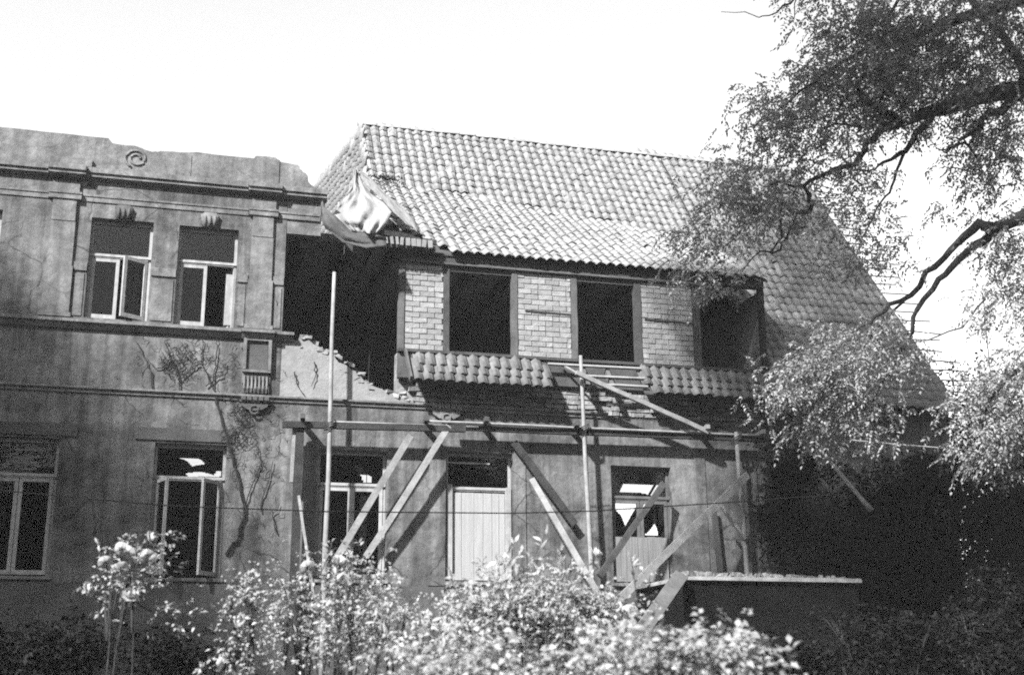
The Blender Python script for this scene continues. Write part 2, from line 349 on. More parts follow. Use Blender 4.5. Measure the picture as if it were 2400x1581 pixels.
# windows ------------------------------------------------------------
def casement(x0, x1, z0, z1, hinge, ang, y, wd=.055, mat='white'):
    mb = MB(); W = x1-x0; sg = 1 if hinge == 'l' else -1; hx = x0 if sg == 1 else x1
    ca, sa = math.cos(ang), math.sin(ang)
    def tf(u, v, z): return (hx + sg*(u*ca) + sg*0 - (v*sa)*sg*0 + 0, y - u*sa + v, z)
    def piece(u0, u1, za, zb, t=.04):
        nrm = (sg*sa, ca)                                    # thickness direction in x, y
        v = []
        for z in (za, zb):
            for q in (0, t):
                for u in (u0, u1): v.append((hx+sg*u*ca + nrm[0]*q, y-u*sa + nrm[1]*q, z))
        mb.add(v, [(0, 2, 3, 1), (4, 5, 7, 6), (0, 1, 5, 4), (2, 6, 7, 3), (0, 4, 6, 2), (1, 3, 7, 5)])
    piece(0, wd, z0, z1); piece(W-wd, W, z0, z1); piece(wd, W-wd, z0, z0+wd*1.2); piece(wd, W-wd, z1-wd, z1)
    pv = [(hx+sg*u*ca+.02*sg*sa, y-u*sa+.02*ca, z) for u, z in ((wd, z0+wd), (W-wd, z0+wd), (W-wd, z1-wd), (wd, z1-wd))]
    return mb, pv
def window(q, ztr, cas, pane_top=True, mat='white', frame_in=.12, label=None, sillw=True):
    x0, x1, z0, z1 = q; y = frame_in; f = .05
    mb = MB().box(x0+.003, x0+f, y, y+.07, z0, z1-.003).box(x1-f, x1-.003, y, y+.07, z0, z1-.003).box(x0+f, x1-f, y, y+.07, z1-.06, z1-.003)
    mb.box(x0+f, x1-f, y-.02, y+.07, ztr-.035, ztr+.035).box(x0+.01, x1-.01, y-.035, y-.02, ztr-.012, ztr+.022)
    wn = mb.build('window', M[mat], H)
    if label: wn['label'] = label
    if pane_top:
        MB().box(x0+f, x1-f, y+.03, y+.036, ztr+.04, z1-.07).build('pane', M['glass'], wn)
    for (a, b, hinge, ang) in cas:
        m2, pv = casement(a, b, z0+.03, ztr-.04, hinge, ang, y-.012)
        m2.build('casement', M[mat], wn)
        pm = MB(); pm.add(pv, [(0, 1, 2, 3) if hinge == 'l' else (3, 2, 1, 0)]); pm.build('pane', M['glass'], wn)
    if sillw: MB().box(x0-.04, x1+.04, -.07, y+.07, z0-.055, z0-.003, .004).build('sill', M['ornament'], wn)
    return wn
u = WIN_U
window(u[0], 8.27, [(-3.9, -3.40, 'l', 0), (-3.39, -2.88, 'r', .3)], sillw=False)
window(u[1], 8.26, [(-1.43, -1.0, 'l', 0), (-.99, -.56, 'r', .6)], sillw=False)
w2 = window(u[2], 8.27, [(-.05, .385, 'l', 0), (.40, .82, 'r', -1.25)], sillw=False)
MB().box(.70, .83, .14, .16, 7.24, 8.12, .004).build('loose_board', M['white'], w2)
g_ = WIN_G
window(g_[0], 4.65, [(-2.7, -2.21, 'l', 0), (-2.20, -1.71, 'r', 0)])
window(g_[1], 4.68, [(-.20, .30, 'l', 1.25), (.31, .81, 'r', .95)])
w3 = window(g_[2], 4.66, [(2.36, 2.875, 'l', 0), (2.875, 3.39, 'r', 0)])
MB().box(3.03, 3.16, .20, .23, 3.2, 4.5, .01).build('loose_board', M['greyboard'], w3)
w4 = window(g_[3], 4.66, [], label='window closed with white upright boards')
mb = MB().box(4.46, 4.55, .04, .14, 3.18, 4.72, .004).box(5.47, 5.56, .04, .14, 3.18, 4.70, .004); mb.build('jamb_board', M['white'], w4)
bx = [4.555, 4.72, 4.93, 5.09, 5.24, 5.36, 5.465]
for a, b in zip(bx, bx[1:]):
    MB().box(a+.003, b-.003, .10+random.uniform(0, .012), .125, 3.16, 4.60, .003).build('board', M['boarding'], w4)
MB().box(4.48, 5.2, .09, .11, 5.08, 5.11, .004).build('slat', M['white'], w4)
w5 = window(g_[4], 4.60, [(7.39, 7.89, 'l', 0), (7.90, 8.40, 'r', 0)], label='window with its lower half boarded over', mat='post')
x = 7.39
while x < 8.36:
    l = random.uniform(.085, .13); l = min(l, 8.40-x)
    MB().box(x+.003, x+l-.002, .075+random.uniform(0, .012), .105, 3.17, 3.93+random.uniform(-.01, .01), .003).build('board', M['greyboard'], w5); x += l

# timber frame and brick panels of the upper storey ------------------
mb = MB().bar((3.56, .03, 8.655), (10.45, .03, 8.655), .165, .16, (0, -1, 0), 8, .004)
mb.build('wall_plate', M['timber'], H)
MB().bar((3.60, -.03, 8.555), (9.2, -.03, 8.555), .035, .05, (0, -1, 0)).build('beam_strip', M['post'], H)
for xx, w_, mt in ((3.635, .10, 'post'), (4.42, .10, 'timber'), (5.64, .10, 'post'), (6.74, .11, 'post'), (7.95, .12, 'timber'), (9.09, .14, 'timber')):
    MB().bar((xx, .06, 6.95), (xx, .06, 8.59), w_, .12, (0, -1, 0), 5, .004).build('timber_post', M[mt], H)
for xx in (10.44,): MB().bar((xx, .10, 6.95), (xx, .10, 8.59), .1, .1, (0, -1, 0), 4, .004).build('timber_post', M['beam'], H)
for x0, x1 in ((3.58, 5.6), (5.66, 7.9), (7.98, 10.4)): MB().bar((x0, .02, 6.965), (x1, .02, 6.965), .05, .14, (0, -1, 0), 5, .004).build('sill_rail', M['timber'], H)
for (x0, x1) in ((4.475, 5.585), (6.80, 7.885)): MB().box(x0, x1, .02, .10, 8.44, 8.585, .003).build('lintel_board', M['timber'], H)
bm_ = {}
def brick_mesh(l):
    if l not in bm_:
        b = MB().box(0, l, 0, .11, 0, .084); me = b.mesh('brick', M['brick'])
        for v in me.vertices: v.co += Vector((random.uniform(-.004, .004), random.uniform(-.004, .004), random.uniform(-.004, .004)))
        bm_[l] = me
    return bm_[l]
for pi, (x0, x1) in enumerate(((3.70, 4.37), (5.695, 6.68), (8.015, 9.015))):
    pn = MB().box(x0, x1, .045, .16, 6.99, 8.53).build('brick_panel', M['mortar'], H)
    if pi: MB().bar((x0+(.14 if pi == 1 else .06), .02, 7.82), (x1-.005, .02, 7.80), .035, .03).build('iron_strip', M['beam'], H)
    n = 16; st = (8.52-7.0)/n
    for k in range(n):
        x = x0; first = (.13 if k % 2 else .26)
        z = 7.0+k*st
        while x < x1-.03:
            l = first if x == x0 else .26
            if random.random() < .08 and x > x0: l = .12
            if x+l > x1+.02: l = round(max(.06, x1-x), 2)
            ll = round(l-.012, 3)
            o = link('brick', brick_mesh(ll), pn); o.location = (x+.003, .018+random.uniform(-.008, .006), z+random.uniform(-.002, .002))
            o.rotation_euler = (random.uniform(-.01, .01), random.uniform(-.008, .008), random.uniform(-.015, .015))
            x += l

# roof ----------------------------------------------------------------
TW = .188
def tile_mb(L=.36, segs=6):
    mb = MB(); n = segs+1; top = []; bot = []
    for (v, lift) in ((0, .028), (L, .0)):
        for i in range(n):
            u = i/segs; h = .024*math.sin(2*math.pi*(u-.30)) + .012*math.sin(4*math.pi*(u-.3))
            sag = -.018*math.sin(math.pi*u)**2 if v == 0 else 0          # rounded lower edge
            top.append(((u-.5)*(TW+.018), v+sag, h+lift)); bot.append(((u-.5)*(TW+.018), v+sag, h+lift-.015))
    mb.v = top+bot; o = 2*n
    for i in range(segs):
        mb.f.append((i, i+1, n+i+1, n+i)); mb.f.append((o+i+1, o+i, o+n+i, o+n+i+1)); mb.f.append((o+i, o+i+1, i+1, i))
    mb.f.append((o, 0, n, o+n)); mb.f.append((segs, o+segs, o+n+segs, n+segs))
    return mb
T0 = tile_mb(); TV = np.array(T0.v); TF = T0.f
T_me = T0.mesh('roof_tile', M['tileo'], True); T_skirt = T0.mesh('roof_tile', M['skirttile'], True)
def ybrk(x): return 3.22 - .105*(x-4.87)
EY, EZ = -.16, 8.745
def prof(x, s):                                              # dormer profile: (y, z, slope direction) at arc length s from its eaves
    yb = ybrk(x); zb = mz(yb); L = math.hypot(yb-EY, zb-EZ); d1 = ((yb-EY)/L, (zb-EZ)/L); d2 = (5.15/8.57, 6.85/8.57)
    if s < L: return EY+d1[0]*s, EZ+d1[1]*s, d1
    return yb+d2[0]*(s-L), zb+d2[1]*(s-L), d2
RF = MB(); RFo = RF
X0D, X1D = 3.52, 10.52
# boarding under the tiles
xsd = [X0D+(X1D-X0D)*i/8 for i in range(9)]; v = []; f = []
for x in xsd:
    yb = ybrk(x)
    for (y, z) in ((EY+.08, EZ-.02), (yb, mz(yb)-.07), (RY, RZ-.08)): v.append((x, y, z))
    for (y, z) in ((EY+.08, EZ-.06), (yb, mz(yb)-.13), (RY, RZ-.14)): v.append((x, y, z))
for i in range(8):
    a, b = 6*i, 6*i+6
    for k in (0, 1): f += [(a+k, b+k, b+k+1, a+k+1), (a+k+4, b+k+4, b+k+3, a+k+3)]
    f.append((a+3, b+3, b, a))
RF.add(v, f)
def slab(x0, x1, y0, y1, d0=.06, d1=.11):
    RF.add([(x0, y0, mz(y0)-d0), (x1, y0, mz(y0)-d0), (x1, y1, mz(y1)-d0), (x0, y1, mz(y1)-d0), (x0, y0, mz(y0)-d1), (x1, y0, mz(y0)-d1), (x1, y1, mz(y1)-d1), (x0, y1, mz(y1)-d1)],
           [(0, 1, 2, 3), (7, 6, 5, 4), (0, 4, 5, 1), (1, 5, 6, 2), (2, 6, 7, 3), (3, 7, 4, 0)])
slab(X1D+.01, 14.0, MY+.05, RY)
slab(3.70, 6.20, MY+.03, -.02, .05, .08); slab(7.85, X1D, MY+.03, -.02, .05, .08)
RF.add([(3.5, RY, RZ-.1), (14, RY, RZ-.1), (14, 9.8, 6.4), (3.5, 9.8, 6.4)], [(0, 1, 2, 3)])          # rear slope
RF.add([(14.0, MY+.1, 6.35), (14.0, RY, RZ-.12), (14.0, 9.8, 6.4)], [(0, 1, 2)])                        # far gable
roof = RF.build('roof', M['timber'], H)
singles, field, skirts, oldfield = [], [], [], []
def put(o, u, v, n, single, old=False):
    j = (lambda a: random.gauss(0, a)) if random.random() > .06 else (lambda a: random.gauss(0, a*2.6))
    m = frame_m(o, u, v, n) @ Matrix.Translation((j(.004), j(.008), j(.003))) @ Matrix.Rotation(j(.018), 4, 'Z') @ Matrix.Rotation(j(.012), 4, 'X')
    ((skirts if old else singles) if single else (oldfield if old else field)).append(m)
U = (1, 0, 0)
d2 = (5.15/8.57, 6.85/8.57)
def nrm(d): return (0, -d[1], d[0])
# skirt: three rows under the dormer
for (xa, xb) in ((3.78, 6.27), (7.86, 10.62)):
    nc = int((xb-xa)/TW)
    for c in range(nc):
        for r_ in range(3):
            if xa < 7 and c == nc-1 and r_ == 2: continue
            if xa > 7 and c == 0 and r_ == 0: continue
            s = -.02 + r_*.205; y = MY+d2[0]*s; put((xa+TW*(c+.5)+.05*(r_-1), y, mz(y)), U, (0, d2[0], d2[1]), nrm(d2), True, True)
# dormer roof
nc = int((X1D-X0D)/TW); GA = .25
for c in range(nc):
    x = X0D+TW*(c+.5); LT = math.hypot(ybrk(x)-EY, mz(ybrk(x))-EZ) + math.hypot(RY-ybrk(x), RZ-mz(ybrk(x)))
    smin = max(0, (4.55-x)*1.25)
    for r_ in range(60):
        s = r_*GA-.02
        if s < smin-.1: continue
        if s > LT-.02: break
        y, z, d = prof(x, s+.12); y -= d[0]*.12; z -= d[1]*.12
        put((x, y, z), U, (0, d[0], d[1]), nrm(d), r_ < 6 and len(singles) < 212)
# main roof to the right
x = X1D+TW*.6
while x < 14.05:
    for r_ in range(40):
        s = r_*GA-.02
        if s > 8.57+.02: break
        y = MY+d2[0]*s; put((x, y, mz(y)), U, (0, d2[0], d2[1]), nrm(d2), False, random.random() > .55*min(1, max(0, (s-5.2)/1.5)))
    x += TW
# tile-hung gable at the left end: courses run back from the verge
vd = Vector((0, -d2[0], -d2[1])); gd = Vector((-.16, .987, 0)).normalized()
nn = vd.cross(gd).normalized()
if nn.x > 0: nn = -nn
gv = (-vd - gd*(-vd).dot(gd)).normalized()
top = Vector((3.47, RY, RZ-.04)); c_ = vd.dot(gd)
for a in range(0, 40):
    for b in range(1, 34):
        q = gd*((a-12)*TW) - gv*(b*.20); e1, e2 = q.dot(vd), q.dot(gd); k = (e1-c_*e2)/(1-c_*c_); m_ = (e2-c_*e1)/(1-c_*c_)
        if .30+random.uniform(0, .1) < k < 3.6 and .06 < m_ < 3.4+random.uniform(-.2, .2): put(top+q, -gd, gv, nn, False)
for ms, me in ((singles, T_me), (skirts, T_skirt)):
    for m in ms:
        o = link('roof_tile', me, roof); o.matrix_basis = m
for fl, mt in ((field, 'tile'), (oldfield, 'oldtile')):
    V = []; F = []
    for i, m in enumerate(fl):
        a = np.array(m); V.append(TV @ a[:3, :3].T + a[:3, 3]); F += [tuple(k+i*len(TV) for k in f) for f in TF]
    me = bpy.data.meshes.new('tile_field'); me.from_pydata(np.concatenate(V).tolist(), [], F); me.materials.append(M[mt]); me.shade_smooth()
    o = link('tile_field', me, roof); o['kind'] = 'stuff'
q = [top+vd*.3, top+vd*3.7, top+vd*3.7+gd*3.4, top+vd*.3+gd*3.4]
RF2 = MB(); RF2.add([p-nn*.05 for p in q], [(0, 1, 2, 3)]); RF2.build('gable_boarding', M['timber'], roof)
def ridge_mesh():
    mb = MB(); n = 7
    for (x, r_) in ((0, .07), (.40, .082)):
        for i in range(n): t = math.pi*i/(n-1); mb.v.append((x, -math.cos(t)*r_, math.sin(t)*r_))
    for i in range(n-1): mb.f.append((i, n+i, n+i+1, i+1))
    return mb.mesh('ridge_tile', M['tileo'], True)
rm = ridge_mesh(); x = 3.46
while x < 13.9:
    o = link('ridge_tile', rm, roof); o.location = (x, RY, RZ-.02+random.uniform(-.008, .008)); o.rotation_euler = (0, random.uniform(-.02, .02), random.uniform(-.02, .02)); x += .37
p0, p1 = on_roof(838, 298), on_roof(862, 402)                # mortared verge at the ridge end
MB().bar(Vector((3.5, RY, RZ+.05)), Vector((3.56, p1.y, p1.z+.05)), .06, .06, (0, -.8, .6), 6, .008).build('verge_mortar', M['white'], roof)
# battens running out past the right verge
for k in range(26):
    s = .25+k*.315; y = MY+d2[0]*s; e = 14.85+random.uniform(-.35, .2)
    MB().bar((13.95, y, mz(y)-.03), (e, y, mz(y)-.03+random.uniform(-.04, .04)), .016, .022, (0, -.8, .6)).build('batten', M['lath'], roof)
# uncovered battens and rafters in the hole of the skirt
for (s, xa, xb) in ((.60, 6.2, 7.92), (.33, 6.75, 7.92), (.11, 7.1, 7.92)):
    y = MY+d2[0]*s; MB().bar((xa, y-.02, mz(y)), (xb, y-.02, mz(y)+.01), .045, .035, (0, -.8, .6), 3, .004).build('batten', M['lath'], roof)
for x in (6.85, 7.3): MB().bar((x, MY+.08, mz(MY+.08)-.12), (x, .05, mz(.05)-.12), .07, .1, (0, -.8, .6)).build('rafter', M['post'], roof)
MB().bar((6.45, -.06, 6.87), (6.78, -.3, 6.6), .04, .03, (0, -.8, .6)).build('rafter', M['lath'], roof)
MB().bar((3.70, -.06, 6.95), (3.73, -.46, 6.37), .035, .10, (0, -.8, .6)).build('verge_board', M['post'], roof)
# broken eaves boards at the dormer corner
mb = MB().bar(at(880, 541, -.36), at(968, 556, -.22), .09, .04, (0, -1, 0), 3, .01); mb.build('eaves_board', M['beam'], roof)
MB().bar(at(955, 558, -.23), at(1022, 569, -.23), .08, .04, (0, -1, 0), 3, .008).build('eaves_board', M['beam'], roof)
MB().bar(at(872, 574, -.2), at(1020, 584, -.2), .06, .12, (0, -1, 0), 3, .006).build('eaves_board', M['timber'], roof)
for k in range(9):
    px = 904+k*13; MB().bar(at(px, 552+k*1.4, -.30), at(px+random.uniform(-2, 3), 570+k*1.3, -.30), random.uniform(.04, .08), .02).build('lath_end', M['lath'], roof)

# canvas and sheet hanging at the torn corner --------------------------
from mathutils import noise as mnoise
def drape(name, left, right, ys, n, folds, amp, mat, label, cat, sub=4):
    mb = MB(); rows = []
    for i in range(len(left)-1):
        for k in range(sub): rows.append((i, k/sub))
    rows.append((len(left)-2, 1.))
    for i, t_ in rows:
        L_ = [left[i][c]+(left[i+1][c]-left[i][c])*t_ for c in (0, 1)]; R_ = [right[i][c]+(right[i+1][c]-right[i][c])*t_ for c in (0, 1)]; y = ys[i]+(ys[i+1]-ys[i])*t_
        for k in range(n+1):
            q = k/n; px = L_[0]+(R_[0]-L_[0])*q; py = L_[1]+(R_[1]-L_[1])*q; s_ = i+t_
            f_ = mnoise.noise(Vector((q*folds*1.6+s_*.35, s_*.55, 3.1+folds))) + .5*mnoise.noise(Vector((q*folds*4+s_*1.1, s_*1.6, 7.7)))
            crease = -abs(mnoise.noise(Vector((q*folds*1.1-s_*.5, s_*.3, 1.7))))*1.4
            e_ = 3*mnoise.noise(Vector((q*9, s_*3, 5.)))*(1 if k in (0, n) or (i, t_) in (rows[0], rows[-1]) else .3)
            mb.v.append(at(px+e_, py+e_*.7, y + amp*(f_+crease)))
    for i in range(len(rows)-1):
        for k in range(n): mb.f.append((i*(n+1)+k, (i+1)*(n+1)+k, (i+1)*(n+1)+k+1, i*(n+1)+k+1))
    o = mb.build(name, mat, None, True); sol = o.modifiers.new('solid', 'SOLIDIFY'); sol.thickness = .012
    return tag(o, label, cat)
drape('tarpaulin', [(829, 393), (829, 415), (822, 440), (800, 474), (782, 502), (798, 518), (824, 541)],
      [(838, 396), (848, 424), (868, 452), (900, 474), (918, 496), (908, 524), (890, 549)], [2.3, 1.8, 1.2, .6, .1, -.2, -.36], 44, 2.6, .24, M['tarp'],
      'white crumpled canvas hanging at the torn left corner of the roof', 'tarpaulin')
drape('canvas_flap', [(840, 408), (858, 432), (880, 452), (900, 472), (925, 500), (960, 530)], [(852, 404), (878, 424), (905, 455), (935, 478), (972, 515), (985, 545)], [2.0, 1.5, 1.0, .6, .15, -.2], 16, 1.5, .12, M['greyboard'],
      'grey flap of canvas lying on the tiles beside the white canvas', 'tarpaulin')
drape('roofing_sheet', [(756, 470), (762, 486), (786, 507), (823, 543), (866, 548), (905, 556)], [(748, 492), (752, 512), (764, 535), (802, 568), (858, 582), (905, 578)], [-.16, -.22, -.3, -.4, -.42, -.38], 16, 1.3, .10, M['felt'],
      'dark strip of roofing sheet sagging above the open gap', 'roofing sheet')

# loose bricks on the broken edge
lb = brick_mesh(.11)
for i, (px, py, lab) in enumerate(((912, 918, 'small pale stone at the foot of the torn wall edge'), (927, 928, 'pale brick bat lying beside the tile skirt corner'), (944, 922, 'upright brick bat next to the tile skirt corner'), (795, 838, 'white brick end sticking out of the torn edge beside the tall pole'))):
    m_ = MB().box(-.06, .06, -.05, .05, -.03, .03, .015).build('brick_bat', M['rubble' if i != 1 else 'white']); m_.location = at(px, py, .04) ; m_.rotation_euler = (random.uniform(-.3, .3), random.uniform(-.5, .5), random.uniform(-.5, .5)); tag(m_, lab, 'brick')

# ------------------------------------------------------------------ scaffold
S = thing('scaffold', 'timber scaffold of poles, beam and boards along the ground floor wall', 'scaffold', (6, -1.0, 1.25))
def pole(name, a, b, r0, r1, parent, mat='pole', seg=6, j=.012, **k):
    a, b = Vector(a), Vector(b)
    pts = [a.lerp(b, i/seg) + Vector((random.uniform(-j, j), random.uniform(-j, j), 0)) for i in range(seg+1)]
    return MB().tube(pts, [r0+(r1-r0)*i/seg for i in range(seg+1)], 9, .05).build(name, M[mat], parent, True)
YS = -.36
def down(p, q): return p + (q-p)*((gz(q.x, q.y)-p.z)/(q.z-p.z))
for (a, b, r0, r1) in (((784, 638), (762, 1310), .030, .048), ((1360, 833), (1384, 1310), .030, .05), ((1725, 1012), (1750, 1335), .035, .055)):
    A, B = at(*a, YS), at(*b, YS+.03); B = down(A, B); pole('pole', B, A, r1, r0, S)
MB().bar(at(661, 994, YS+.03), at(1090, 1005, YS+.03), .10, .10, (0, -1, 0), 6, .005).build('ledger', M['beam'], S)
MB().bar(at(1060, 1000, YS+.13), at(1795, 1030, YS+.13), .095, .10, (0, -1, 0), 8, .006).build('ledger', M['beam'], S)
pole('ledger', at(1000, 986, YS+.02), at(1790, 1021, YS+.06), .022, .02, S, 'pole', 10)
pole('ledger', at(770, 988, YS+.02), at(1120, 1001, YS+.02), .02, .02, S, 'pole', 6)
# upright at the left end: dark timber with a cross block
A, B = at(703, 1000, -.25), at(690, 1330, -.25); MB().bar(A, down(A, B), .13, .13, (0, -1, 0), 5, .006).build('post', M['beam'], S)
MB().bar(A+Vector((-.09, 0, -.02)), at(690, 1130, -.25)+Vector((-.05, 0, 0)), .05, .08, (0, -1, 0)).build('post', M['board'], S)
for px, py in ((712, 985), (1000, 992), (1140, 992), (1655, 1010), (1785, 1020), (1352, 1002)):
    p = at(px, py, YS); MB().bar(p+Vector((-.03, -.16, .05)), Vector((p.x+.02, -.02, p.z+.02)), .075, .075, (0, 0, 1), 3, .006).build('putlog', M['timber'] if px < 1500 else M['pole'], S)
def brace(a, ya, b, yb, w_, t_, mat='board', ground=False):
    A, B = at(*a, ya), at(*b, yb)
    return MB().bar(A, B, w_, t_, (0, -1, 0), 4, .006).build('brace', M[mat], S)
brace((962, 1020), -.34, (782, 1318), -.26, .105, .05); brace((1052, 998), -.36, (858, 1305), -.24, .10, .05)
brace((1245, 1122), -.40, (1418, 1420), -.9, .10, .06); brace((1556, 1132), -.35, (1405, 1350), -.9, .10, .06, 'timber')
brace((1752, 1112), -.5, (1440, 1415), -1.6, .12, .06, 'board'); brace((1688, 1182), -.5, (1745, 1262), -.42, .045, .05)
brace((1203, 1035), -.12, (1347, 1228), -.16, .13, .05, 'beam'); brace((700, 1160), -.35, (735, 1400), -.5, .04, .04)  # the dark timber here stands for the slanting brace's cast shadow
brace((1672, 1190), -.12, (1688, 1340), -.12, .10, .04, 'timber')
for (px, py) in ((773, 995), (1369, 1002), (1727, 1026), (700, 1000)):     # rope lashings where pole and beam cross
    p = at(px, py, YS if px != 700 else -.27); mb = MB()
    for k in range(3):
        mb.tube([p+Vector((math.cos(a*.63)*.085, math.sin(a*.63)*.075, -.04+.035*k+.05*math.cos(a*.63))) for a in range(11)], .012, 5)
    mb.build('lashing', M['timber'], S, True)
o = MB().bar(at(1349, 872, -.50), at(1660, 1012, -.42), .075, .075, (0, -1, 0), 6, .008).build('roof_pole', M['pole'])
tag(o, 'long pale pole slanting from the bare battens down to the scaffold beam', 'pole')

# terrace wall with rubble on top, ramp plank leaning on it
yT = -2.6
A, B = at(1608, 1350, yT), at(2010, 1350, yT); zt = A.z
Tt = thing('terrace_wall', 'dark low terrace wall with pale rubble along its top', 'wall', (A.x, yT, gz(A.x, yT)))
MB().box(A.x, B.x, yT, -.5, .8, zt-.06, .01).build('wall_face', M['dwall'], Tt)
MB().box(A.x-.06, B.x+.03, yT-.06, -.5, zt-.06, zt, .008).build('coping', M['board'], Tt)
rub = MB()
for k in range(260):
    x = A.x + (B.x-A.x)*random.random()**1.7; s = random.uniform(.012, .05)*(1.15-.6*(x-A.x)/(B.x-A.x)); y = yT+random.uniform(-.02, .5)
    rub.box(x-s, x+s, y-s, y+s, zt+.002, zt+.003+s*1.5, s*.45)
o = rub.build('rubble', M['rubble']); o['kind'] = 'stuff'; tag(o, 'crumbled pale mortar and stones strewn on the terrace wall', 'rubble')
A2, B2 = at(1598, 1346, yT-.12), at(1505, 1475, yT-1.3)
A2.z = max(A2.z, zt+.02); B2 = A2+(B2-A2)*1.25
o = MB().bar(A2, B2, .21, .045, (0, -.75, .66), 4, .006).build('ramp_plank', M['post']); tag(o, 'broad plank leaning against the corner of the terrace wall', 'plank')  # darker timber tone stands for shade on the plank
A, B = at(1922, 1052, -2.2), at(2042, 1196, -2.6)
o = MB().tube([A.lerp(B, i/6) for i in range(7)], [.028, .03, .034, .036, .033, .036, .05], 8, .08).build('slanting_pole', M['pole'], None, True); tag(o, 'pale rough pole slanting down through the deep shade under the tree', 'pole')
o = MB().bar(at(1746, 1560, -15.2), at(1769, 1487, -15.3), .04, .04).build('stake', M['pole']); tag(o, 'short wooden stake at the edge of the foreground shrubs', 'stake')
W = [(-10, 1148), (400, 1185), (760, 1198), (1200, 1202), (1385, 1197), (1750, 1174), (1960, 1158)]
o = MB().tube([at(a, b, -9) for a, b in W], .006, 5).build('garden_wire', M['wire']); tag(o, 'thin dark wire stretched across the garden before the windows', 'wire')
o = MB().tube([at(a, b, -6) for a, b in ((1990, 1030), (2120, 1042), (2300, 1056), (2500, 1070))], .006, 5).build('washing_line', M['palewire']); tag(o, 'thin pale line strung below the hanging branches', 'wire')
o = MB().tube([at(a, b, 2.5) for a, b in ((2304, 690), (2312, 780), (2322, 880), (2330, 1000))], .012, 5).build('hanging_cable', M['post']); tag(o, 'thin cable hanging upright past the ends of the roof battens', 'cable')

# ------------------------------------------------------------------ dry creeper on the wall
vn = thing('creeper', 'dry leafless creeper stems clinging to the plastered wall', 'creeper', (.9, -.05, 1.25))
mb = MB()
vl = [[(530, 1300), (562, 1252), (574, 1195), (560, 1130), (545, 1075), (528, 1010), (508, 940), (500, 900)], [(545, 1075), (536, 1030), (520, 985), (515, 950)], [(574, 1195), (590, 1140), (610, 1090), (600, 1040)], [(500, 900), (505, 860), (510, 815), (507, 790)], [(500, 900), (470, 850), (478, 810), (468, 785)], [(470, 850), (440, 870), (415, 900)], [(420, 920), (418, 870), (400, 840), (385, 800)], [(400, 840), (372, 865), (352, 850)], [(360, 915), (355, 870), (330, 820), (318, 800)], [(610, 1200), (625, 1140), (640, 1080)], [(690, 870), (700, 905), (715, 930)], [(735, 850), (742, 880), (730, 905)], [(650, 1250), (640, 1210), (655, 1180)], [(480, 905), (520, 880), (530, 850)]]
for pl in vl:
    P = [at(a, b, -.03) for a, b in pl]; q = []
    for a, b in zip(P, P[1:]):
        for k in range(4): q.append(a.lerp(b, k/4)+Vector((random.uniform(-.02, .02), random.uniform(-.012, .01), random.uniform(-.02, .02))))
    q.append(P[-1]); r0 = .028 if pl is vl[0] else .011
    mb.tube(q, [r0*(1-.6*i/len(q)) for i in range(len(q))], 5)
mb.build('stem', M['vine'], vn)
mb = MB()
for k in range(520):                                          # fine twigs and dead leaves
    px, py = random.choice(((460+random.gauss(0, 70), 850+random.gauss(0, 36)), (420+random.gauss(0, 22), 845+random.gauss(0, 25)), (600+random.gauss(0, 40), 1080+random.gauss(0, 110)), (560+random.gauss(0, 15), 1010+random.gauss(0, 30)), (590+random.gauss(0, 25), 950+random.gauss(0, 12))))
    p = at(px, py, -.02); a = random.uniform(0, 6.28); l = random.uniform(.05, .2)
    mb.tube([p, p+Vector((math.cos(a)*l*.5, -.02, math.sin(a)*l*.5)), p+Vector((math.cos(a+.6)*l, -.01, math.sin(a+.6)*l))], [.006, .0045, .002], 3)
o = mb.build('twig', M['vine'], vn); o['kind'] = 'stuff'

# ------------------------------------------------------------------ foliage helpers (numpy)
def unit(v): return v/np.maximum(np.linalg.norm(v, axis=-1, keepdims=True), 1e-9)
def leaves_mesh(name, P, D, Nn, L, Wd, mat, fold=.25):
    """leaf blades: base P, direction D, normal Nn, length L, width Wd; six vertices and four triangles each"""
    D = unit(D); S_ = unit(np.cross(D, Nn)); Nn = np.cross(S_, D); n = len(P)
    L = np.broadcast_to(L, n)[:, None]; Wd = np.broadcast_to(Wd, n)[:, None]
    a = P; b = P + D*L*.45 + Nn*L*.04; c = P + D*L - Nn*L*.10
    l = P + D*L*.45 + S_*Wd*.5 + Nn*Wd*fold; r = P + D*L*.45 - S_*Wd*.5 + Nn*Wd*fold
    V = np.stack([a, l, c, r, b], 1).reshape(-1, 3); i = np.arange(n)*5
    F = np.concatenate([np.stack([i, i+4, i+1], 1), np.stack([i+1, i+4, i+2], 1), np.stack([i, i+3, i+4], 1), np.stack([i+4, i+3, i+2], 1)])
    me = bpy.data.meshes.new(name); me.vertices.add(len(V)); me.vertices.foreach_set('co', V.ravel())
    me.loops.add(F.size); me.loops.foreach_set('vertex_index', F.ravel()); me.polygons.add(len(F))
    me.polygons.foreach_set('loop_start', np.arange(len(F))*3); me.polygons.foreach_set('loop_total', np.full(len(F), 3)); me.update(); me.validate()
    me.materials.append(mat); return me
